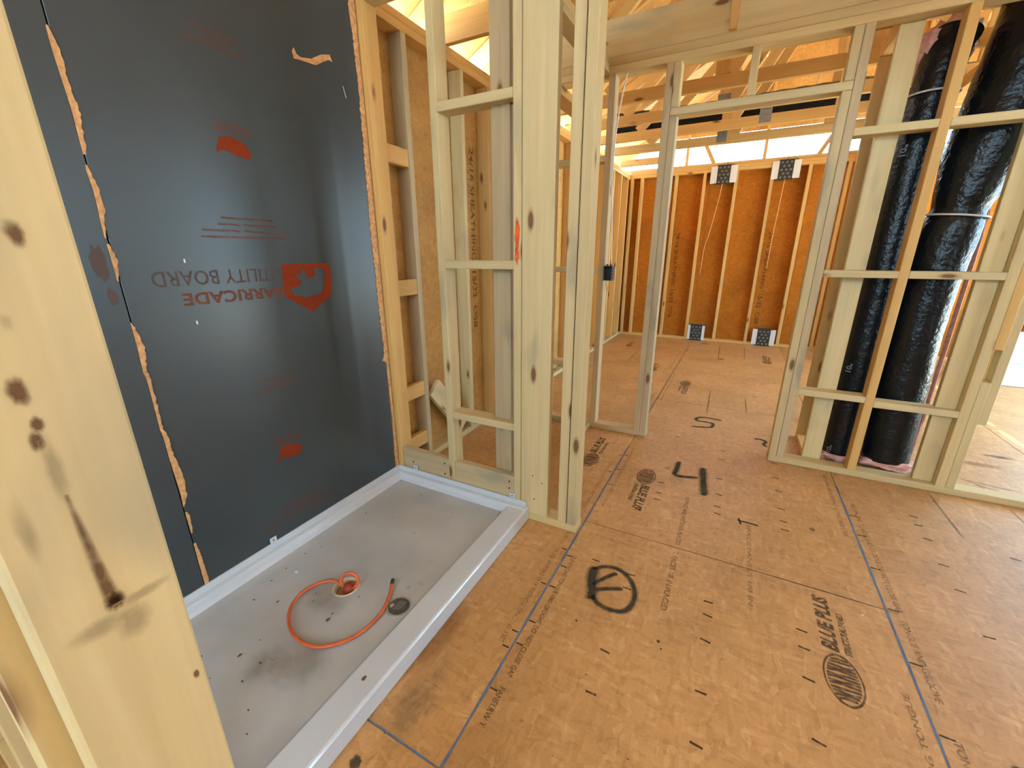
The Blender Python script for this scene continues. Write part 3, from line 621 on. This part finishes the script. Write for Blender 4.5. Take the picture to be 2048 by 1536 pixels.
def lumpy(name, c, rx, ry, rz, mat, parent, seed, amp=0.25):
    bm = bmesh.new(); bmesh.ops.create_icosphere(bm, subdivisions=4, radius=1.0); rn = random.Random(seed); ph = [rn.uniform(0, 6) for _ in range(9)]
    for v in bm.verts:
        p = v.co.copy(); k = 1 + amp * (math.sin(5 * p.x + ph[0]) * math.sin(6 * p.y + ph[1]) + 0.6 * math.sin(11 * p.z + ph[2] + 5 * p.x) * math.sin(9 * p.y + ph[3]) + 0.35 * math.sin(19 * p.x + ph[4]) * math.sin(17 * p.z + ph[5] + 9 * p.y))
        v.co = Vector((p.x * rx * k, p.y * ry * k, p.z * rz * k))
    me = bpy.data.meshes.new(name); bm.to_mesh(me); bm.free()
    for p in me.polygons: p.use_smooth = True
    return link(name, me, mat, parent, c)
lumpy('insulation', (0.742, 3.19, 0.045), 0.085, 0.075, 0.036, 'pink_wool', d1, 1); lumpy('insulation', (0.985, 3.215, 0.05), 0.140, 0.115, 0.042, 'pink_wool', d2, 2)
lumpy('insulation', (0.77, 3.26, 2.30), 0.11, 0.09, 0.12, 'pink_wool', d1, 3)
lumpy('insulation', (1.135, 3.30, 0.9), 0.010, 0.02, 0.80, 'pink_wool', d2, 5, 0.12)
def onduct(z, s, h, w):
    cx, cy, r = 0.738, 3.20, 0.1015
    def bend(a, b):  # a along -z.. reading upwards, b around the jacket
        ang = math.radians(-128) + (b - h / 2) / r; return Vector((cx + r * math.cos(ang), cy + r * math.sin(ang), z + a))
    text('printed_text', s, (cx - 0.06, cy - 0.08, z), (0, 0, 1), (1, 0, 0), w, h, 'duct_print', d1, 0.03, bend)
onduct(0.62, '10"', 0.032, 0.055); onduct(1.80, '10"', 0.032, 0.055); onduct(0.08, '10"', 0.03, 0.05)
# duct lying on the trusses above the far room
d3 = empty('flexible_duct', (0.5, 5.35, 2.56), label='long black flexible duct lying across the far room roof trusses', cat='duct')
rn = random.Random(4)
tube('duct_jacket', [(-1.45, 5.30, 2.685), (-0.6, 5.37, 2.685), (0.4, 5.33, 2.685), (1.4, 5.37, 2.685), (2.6, 5.35, 2.69)], 0.128, 'duct_black', d3, 28, 24, lambda u, a: 0.128 * (1 + 0.02 * math.sin(u * 160 + a)))

# ------------------------------------------------------------------ electrical box with its cable
eb = empty('electrical_box', (-0.80, 3.0, 1.14), label='dark plastic electrical box on the grey stud beside the doorway', cat='electrical box')
EX0, EX1, EY0, EY1, EZ0, EZ1 = -0.841, -0.783, 2.965, 3.035, 1.135, 1.235
bk = box('shell', EX0, EX1, EY0 + 0.062, EY1, EZ0, EZ1, 'box_plastic', eb, 0.002)
for a in ((EX0, EX0 + 0.004, EZ0, EZ1), (EX1 - 0.004, EX1, EZ0, EZ1), (EX0, EX1, EZ0, EZ0 + 0.004), (EX0, EX1, EZ1 - 0.004, EZ1)):
    box('side', a[0], a[1], EY0, EY0 + 0.063, a[2], a[3], 'box_plastic', eb, 0.001)
for z in (1.150, 1.172, 1.195, 1.217): box('rib', EX1, EX1 + 0.006, 2.975, 3.03, z, z + 0.010, 'box_plastic', eb, 0.001)
for x in (-0.828, -0.805): box('cable_clamp', x, x + 0.010, 2.99, 3.01, EZ1, EZ1 + 0.012, 'box_plastic', eb, 0.001)
o = tube('white_cable', [(-0.80, 3.0, 1.245), (-0.812, 3.0, 1.5), (-0.830, 3.0, 1.8), (-0.825, 3.0, 2.05), (-0.800, 3.0, 2.25), (-0.78, 3.01, 2.385)], 0.005, 'white_cable', None, 8, 8)
prop(o, 'white electrical cable running down the stud into the dark box', 'cable')

# ------------------------------------------------------------------ vent boxes on the far wall
def vent(x0, x1, z0, z1, label, w=0.165, tabs=True):
    t = empty('vent_box', ((x0 + x1) / 2, F0, z0), label=label, cat='vent', group='mesh covered vents on the far wall')
    cx = (x0 + x1) / 2; yf = F0 - 0.012
    mp = box('mesh_panel', cx - w / 2, cx + w / 2, yf, F0 + 0.03, z0, z1, 'mesh_black', t, 0.003)
    kb = boxmesh(0.026, 0.006, 0.026, 'mesh_knob', 0.002)
    nr = int((z1 - z0) / 0.045)
    for r in range(nr):
        for c in range(3 if r % 2 == 0 else 2):
            link('mesh_knob', kb, None, mp, (cx - w / 2 + (0.030 if r % 2 == 0 else 0.056) + c * 0.052, yf - 0.002, z0 + 0.028 + r * 0.045), (0, math.pi / 4, 0))
    for a, b in ((x0, cx - w / 2), (cx + w / 2, x1)):
        box('side_flap', a, b - 0.001, yf + 0.004, yf + 0.007, z0 + 0.01, z1 - 0.012, 'flap_white', t, 0.001)
    box('rim', cx - w / 2 - 0.03, cx + w / 2 + 0.01, yf - 0.004, yf, z0, z0 + 0.012, 'mesh_black', t, 0.001); box('rim', cx - w / 2 - 0.01, cx + w / 2 + 0.04, yf - 0.004, yf, z1 - 0.012, z1, 'mesh_black', t, 0.001)
vent(-0.590, -0.345, 0.002, 0.250, 'left black mesh vent with white flaps at the far wall floor'); vent(0.305, 0.600, 0.002, 0.255, 'black mesh floor vent with beige flaps beside the right door stud')
vent(-0.540, -0.205, 2.245, 2.488, 'leftmost of the two black mesh vents high under the gable opening'); vent(0.205, 0.530, 2.245, 2.488, 'rightmost of the two black mesh vents high under the gable opening')
for pts, lab, m in (([(-0.375, 7.055, 2.245), (-0.40, 7.06, 2.0), (-0.46, 7.06, 1.6), (-0.505, 7.07, 1.36), (-0.52, 7.10, 1.0)], 'thin orange cable hanging below the leftmost high gable vent', 'orange_cable'),
                    ([(0.37, 7.055, 2.245), (0.36, 7.06, 1.9), (0.345, 7.07, 1.5), (0.34, 7.10, 1.1)], 'thin orange cable hanging below the rightmost high gable vent', 'orange_cable'),
                    ([(-0.34, 7.05, 2.488), (-0.335, 6.6, 2.8), (-0.33, 5.72, 3.0)], 'thin dark wire rising from the leftmost high gable vent', 'screw'),
                    ([(0.37, 7.05, 2.488), (0.43, 6.6, 2.85), (0.46, 5.72, 3.1)], 'thin dark wire rising from the rightmost high gable vent', 'screw')):
    o = tube('thin_cable', pts, 0.0055 if m == 'orange_cable' else 0.003, m, None, 6, 6); prop(o, lab, 'cable')

# ------------------------------------------------------------------ loose pieces
sb = beam('scrap_board', (-1.685, 2.065, 0.475), (-1.685, 2.385, 0.095), 0.13, 0.036, None, 'pine_', (1, 0, 0)); prop(sb, 'pale offcut board leaning diagonally in the outside wall bay', 'board')
for (z0, z1, lab) in ((0.001, 0.235, 'lower white carton on the floor past the right doorway'), (0.2355, 0.50, 'upper white carton stacked past the right doorway')):
    o = box('white_carton', 2.50, 3.15, 5.95, 6.45, z0, z1, 'white_card', None, 0.006); prop(o, lab, 'carton')

# ------------------------------------------------------------------ floor markings
def stroke(pts, w):
    ribbon('paint_mark', pts, w, 0.0012, 'spray', floor, 6, 0.12); ribbon('paint_mark', pts, w * 1.9, 0.0007, 'spray_haze', floor, 6, 0.1)
stroke([(-0.177, 2.696), (-0.177, 2.569), (-0.180, 2.510), (-0.143, 2.495), (-0.049, 2.527)], 0.026); stroke([(-0.032, 2.673), (-0.015, 2.497), (0.002, 2.327)], 0.034)
stroke([(-0.165, 3.358), (-0.032, 3.409), (-0.015, 3.484), (-0.038, 3.51), (-0.13, 3.509), (-0.141, 3.567), (-0.082, 3.614), (0.044, 3.603)], 0.022)
stroke([(0.272, 3.322), (0.312, 3.333), (0.345, 3.304), (0.33, 3.243), (0.345, 3.209)], 0.018)
stroke([(-0.386, 1.477), (-0.346, 1.514), (-0.292, 1.528), (-0.236, 1.501), (-0.200, 1.444), (-0.190, 1.383), (-0.203, 1.328), (-0.235, 1.302), (-0.284, 1.298), (-0.325, 1.313), (-0.345, 1.335)], 0.018)
stroke([(-0.383, 1.495), (-0.372, 1.42), (-0.348, 1.345), (-0.340, 1.312)], 0.036)
stroke([(-0.360, 1.392), (-0.335, 1.435), (-0.303, 1.480), (-0.285, 1.500)], 0.017); stroke([(-0.345, 1.368), (-0.299, 1.397), (-0.242, 1.424)], 0.017)
stroke([(0.171, 2.16), (0.216, 2.161), (0.266, 2.157)], 0.010); stroke([(0.175, 2.186), (0.186, 2.13)], 0.008)
def line(pts, w, m, z=0.0006): ribbon('chalk_line', pts, w, z, m, floor, 4, 0.25)
line([(-0.525, -0.4 + 0.2 * i) for i in range(17)], 0.011, 'chalk_blue'); line([(-0.525 + 0.003 * i, 3.08 + 0.4 * i) for i in range(10)], 0.012, 'chalk_brown')
line([(0.683, -0.4 + 0.2 * i) for i in range(17)], 0.012, 'chalk_blue')
line([(-0.52, 1.7935), (0.1, 1.7935), (0.68, 1.7935)], 0.007, 'chalk_brown'); line([(-0.52, 1.71), (-0.15, 1.705)], 0.003, 'chalk_brown'); line([(0.3, 1.795), (0.72, 1.79)], 0.006, 'chalk_blue')
line([(-0.80, 0.572), (-0.53, 0.570)], 0.008, 'chalk_blue'); line([(-0.52, 3.92), (0.3, 3.92), (0.65, 3.91)], 0.008, 'chalk_brown'); line([(-1.6, 5.10), (-0.53, 5.10)], 0.008, 'chalk_brown')
for a, b in (((-0.088, 4.439), (-0.075, 3.682)), ((0.218, 4.34), (0.226, 3.865)), ((-0.098, 6.849), (-0.08, 5.831)), ((0.226, 6.82), (0.222, 5.983)), ((1.135, 2.977), (1.137, 2.5)), ((1.46, 2.95), (1.47, 2.4)), ((0.80, 6.95), (0.82, 5.6)), ((-1.1, 6.0), (-1.1, 5.1))):
    line([a, b], 0.014, 'chalk_brown')
dm = boxmesh(0.034, 0.0065, 0.0008, 'print_mid', 0)
dash = [(0.071, 2.574), (0.075, 2.378), (0.072, 2.247), (0.076, 2.174), (0.375, 2.743), (0.38, 2.581), (0.378, 2.38), (0.379, 2.258), (0.38, 2.18), (-0.239, 2.364), (-0.233, 2.242), (-0.23, 2.165), (-0.23, 2.565), (0.073, 1.515), (0.075, 1.443), (0.075, 1.322), (-0.23, 1.52), (-0.228, 1.436), (-0.302, 2.018), (-0.39, 1.536),
        (0.384, 1.531), (0.383, 1.45), (0.382, 1.324), (0.383, 1.119), (0.982, 2.414), (0.978, 2.217), (0.978, 2.052), (0.975, 1.808), (1.278, 2.415), (0.981, 2.536), (0.984, 2.621), (-0.23, 1.116), (-0.229, 0.954), (0.076, 1.116), (0.077, 0.951), (-0.82, 2.32), (-0.70, 2.2), (0.07, 3.0), (0.07, 2.85), (-0.24, 3.1), (0.38, 2.95),
        (0.08, 4.6), (0.38, 4.9), (0.08, 5.3), (0.40, 5.4), (-0.9, 3.8), (-0.95, 4.1), (-0.85, 4.5), (-1.2, 3.7), (0.30, 4.4), (0.5, 5.0)]
for i, (x, y) in enumerate(dash):
    link('printed_dash', dm, None, floor, (x, y, 0.0005), (0, 0, random.uniform(-0.25, 0.1)))
FZ = 0.0010
def ftext(s, x, y, away, ln, h, m='print_dark', bold=0.01, shear=0.0):        # away: reads into the scene, letter tops to -x; else the other way round
    if away: text('printed_text', s, (x, y, FZ), (0, 1, 0), (-1, 0, 0), ln, h, m, floor, bold, shear=shear)
    else: text('printed_text', s, (x, y, FZ), (0, -1, 0), (1, 0, 0), ln, h, m, floor, bold, shear=shear)
def bplus(x, y, away, sc=1.0):
    d = 1 if away else -1
    n = 40; v = []; 
    for R_ in (0.105, 0.095): v += [(x + R_ * 0.52 * sc * math.cos(2 * math.pi * k / n), y + R_ * sc * 0.95 * math.sin(2 * math.pi * k / n), FZ) for k in range(n)]
    pydata('printed_oval', v, [(k, (k + 1) % n, n + (k + 1) % n, n + k) for k in range(n)], 'print_dark', floor)
    for k in range(-6, 7):
        yy = y + k * 0.0125 * sc; wdt = 0.044 * sc * math.sqrt(max(0, 1 - (k / 7.2) ** 2)); rr = random.Random(k)
        ribbon('printed_oval', [(x - wdt, yy - 0.003), (x - wdt * 0.3, yy + rr.uniform(-0.004, 0.004)), (x + wdt * 0.3, yy + rr.uniform(-0.004, 0.004)), (x + wdt, yy + 0.003)], 0.0092 * sc, FZ, 'print_dark', floor, 4, 0.1)
    ftext('BLUE PLUS', x + d * 0.008 * sc, y + d * 0.108 * sc, away, 0.27 * sc, 0.052 * sc, 'print_dark', 0.045, 0.2)
    ftext('STRUCTURAL PANELS', x + d * 0.045 * sc, y + d * 0.108 * sc, away, 0.20 * sc, 0.022 * sc, 'print_dark', 0.05)
bplus(0.482, 1.376, True); bplus(-0.331, 2.397, False); bplus(-0.708, 2.450, True)
bplus(-0.335, 4.56, False); bplus(0.471, 5.97, True); bplus(-0.74, 4.98, True, 0.8); bplus(-1.3, 6.2, True, 0.8)
for y in (0.98, 3.05, 5.15):
    ftext('SELF-SPACING  TONGUE AND GROOVE  DO NOT CLOSE GAP', -0.560, y, True, 0.72 if y < 2 else 1.0, 0.019, 'print_faint', 0.01)
for y0, ln in ((1.52, 0.64), (2.75, 0.8), (4.9, 1.0)):
    ftext('SELF-SPACING TONGUE AND GROOVE  DO NOT CLOSE GAP', -0.492, y0, False, ln, 0.019, 'print_faint' if y0 > 2 else 'print_dark', 0.01)
ftext('PANELRW Y', -0.492, 0.84, False, 0.13, 0.019)
ftext('SELF-SPACING TONGUE AND GROOVE', -0.560, 1.90, True, 0.55, 0.019, 'print_faint', 0.01)
for y0, ln in ((2.62, 0.82), (1.76, 0.34), (1.30, 0.36)):
    ftext('SELF-SPACING TONGUE AND GROOVE DO NOT CLOSE GAP' if ln > 0.6 else 'TONGUE AND GROOVE', 0.716, y0, False, ln, 0.021, 'print_faint', 0.02)
ftext('SELF-SPACING TONGUE AND GROOVE', 0.650, 2.26, True, 0.66, 0.019, 'print_faint', 0.02); ftext('SELF-SPACING TONGUE', 0.650, 0.95, True, 0.46, 0.017, 'print_faint', 0.02)
for y in (1.539, 1.04, 0.97, 1.30, 2.35, 2.6): box('printed_tick', -0.556, -0.532, y, y + 0.005, 0.0002, 0.0010, 'print_dark', floor, 0)
for y in (1.506, 1.43, 1.30, 1.106, 1.0, 0.82, 2.2, 2.4, 2.62): box('printed_tick', -0.518, -0.492, y, y + 0.005, 0.0002, 0.0010, 'print_dark', floor, 0)
for y in (1.80, 1.55, 1.30, 2.05, 2.30, 2.48): box('printed_tick', 0.69, 0.725, y, y + 0.005, 0.0002, 0.0010, 'print_dark', floor, 0)
ftext('1 1/8 SPACE AND FASTENER PLACED', -0.09, 2.298, False, 0.48, 0.022, 'print_faint', 0.03); ftext('2 FACES 1/8 IN PLACED', -0.09, 1.76, False, 0.37, 0.024, 'print_faint', 0.03)
ftext('SPACE PANELS 1/8 IN', 0.212, 2.14, False, 0.57, 0.018, 'print_faint', 0.01)
for i, (x, y, rx, ry, m) in enumerate([(-0.641, 1.483, 0.022, 0.02, 'dirt'), (-0.072, 1.242, 0.006, 0.007, 'print_dark'), (-0.059, 1.215, 0.003, 0.004, 'print_dark'), (-0.74, 0.475, 0.02, 0.02, 'spray'), (0.856, 1.29, 0.03, 0.01, 'spray'), (-0.77, 0.9, 0.05, 0.22, 'rust_stain'), (-0.70, 0.68, 0.07, 0.2, 'dirt'),
                                       (-0.385, 0.78, 0.008, 0.008, 'rust_stain'), (1.55, 3.55, 0.13, 0.05, 'rust_stain'), (1.72, 3.75, 0.10, 0.03, 'spray_haze'), (0.5, 2.25, 0.012, 0.014, 'print_faint'), (-0.36, 1.19, 0.004, 0.005, 'print_dark'), (-0.05, 5.9, 0.04, 0.025, 'print_dark'), (-0.3, 6.85, 0.06, 0.04, 'print_faint')]):
    blob2d('floor_stain', (x, y), rx, ry, 0.0004, m, floor, None, 100 + i, 26, 0.15)
line([(1.40, 3.25), (1.50, 3.22), (1.62, 3.20)], 0.012, 'spray_haze'); line([(1.36, 3.26), (1.5, 3.16), (1.68, 3.13)], 0.010, 'spray_haze'); line([(1.42, 3.2), (1.48, 3.1)], 0.008, 'spray_haze')
rnd = random.Random(2)
for i in range(40):
    x, y = rnd.uniform(-0.8, 1.4), rnd.uniform(0.5, 2.9); s = rnd.uniform(0.001, 0.0028)
    blob2d('floor_crumb', (x, y), s * rnd.uniform(1, 2), s, 0.0009, 'dark_crumb' if rnd.random() < 0.75 else 'flap_white', floor, None, i)
# plate knot and post grain marks
blob2d('knot', (1.69, 0.022), 0.022, 0.016, 0, 'knot_stain', wp, lambda a, b: (a, P0 - 0.0006, b), 5)
np_ = lambda a, b: (-0.4199, a, b)
for i, (y, z, ry, rz, m) in enumerate([(0.102, 1.334, 0.0055, 0.010, 'knot_stain'), (0.0845, 1.278, 0.004, 0.007, 'dirt'), (0.0785, 1.232, 0.006, 0.012, 'knot_stain'), (0.0815, 1.2065, 0.004, 0.007, 'knot_stain'), (0.0783, 1.195, 0.0045, 0.009, 'knot_stain'), (0.0875, 1.046, 0.008, 0.010, 'knot_stain'),
                                         (0.105, 1.040, 0.022, 0.006, 'dirt'), (0.075, 1.030, 0.024, 0.010, 'dirt'), (0.095, 1.020, 0.014, 0.020, 'dirt'), (0.058, 1.136, 0.006, 0.03, 'dirt'), (0.082, 1.17, 0.006, 0.03, 'dirt'), (0.123, 0.924, 0.003, 0.006, 'knot_stain')]):
    blob2d('knot', (y, z), ry, rz, 0, m, wn, np_, 30 + i, 22, 0.12)
pitch = [(0.0825, 1.150), (0.0835, 1.125), (0.0843, 1.099), (0.0857, 1.068), (0.0875, 1.044)]; pv, pf, pa = [], [], []
for k, (y, z) in enumerate(pitch):
    w = 0.0018 + 0.0012 * k; pv += [np_(y - w, z), np_(y, z), np_(y + w, z)]; pa += [0.0, 0.35 + 0.65 * k / 4, 0.0]
    if k: pf += [(3 * k - 3, 3 * k - 2, 3 * k + 1, 3 * k), (3 * k - 2, 3 * k - 1, 3 * k + 2, 3 * k + 1)]
po = pydata('pitch_streak', pv, pf, 'knot_stain', wn); at = po.data.attributes.new('fade', 'FLOAT', 'POINT')
for i, q in enumerate(pa): at.data[i].value = q
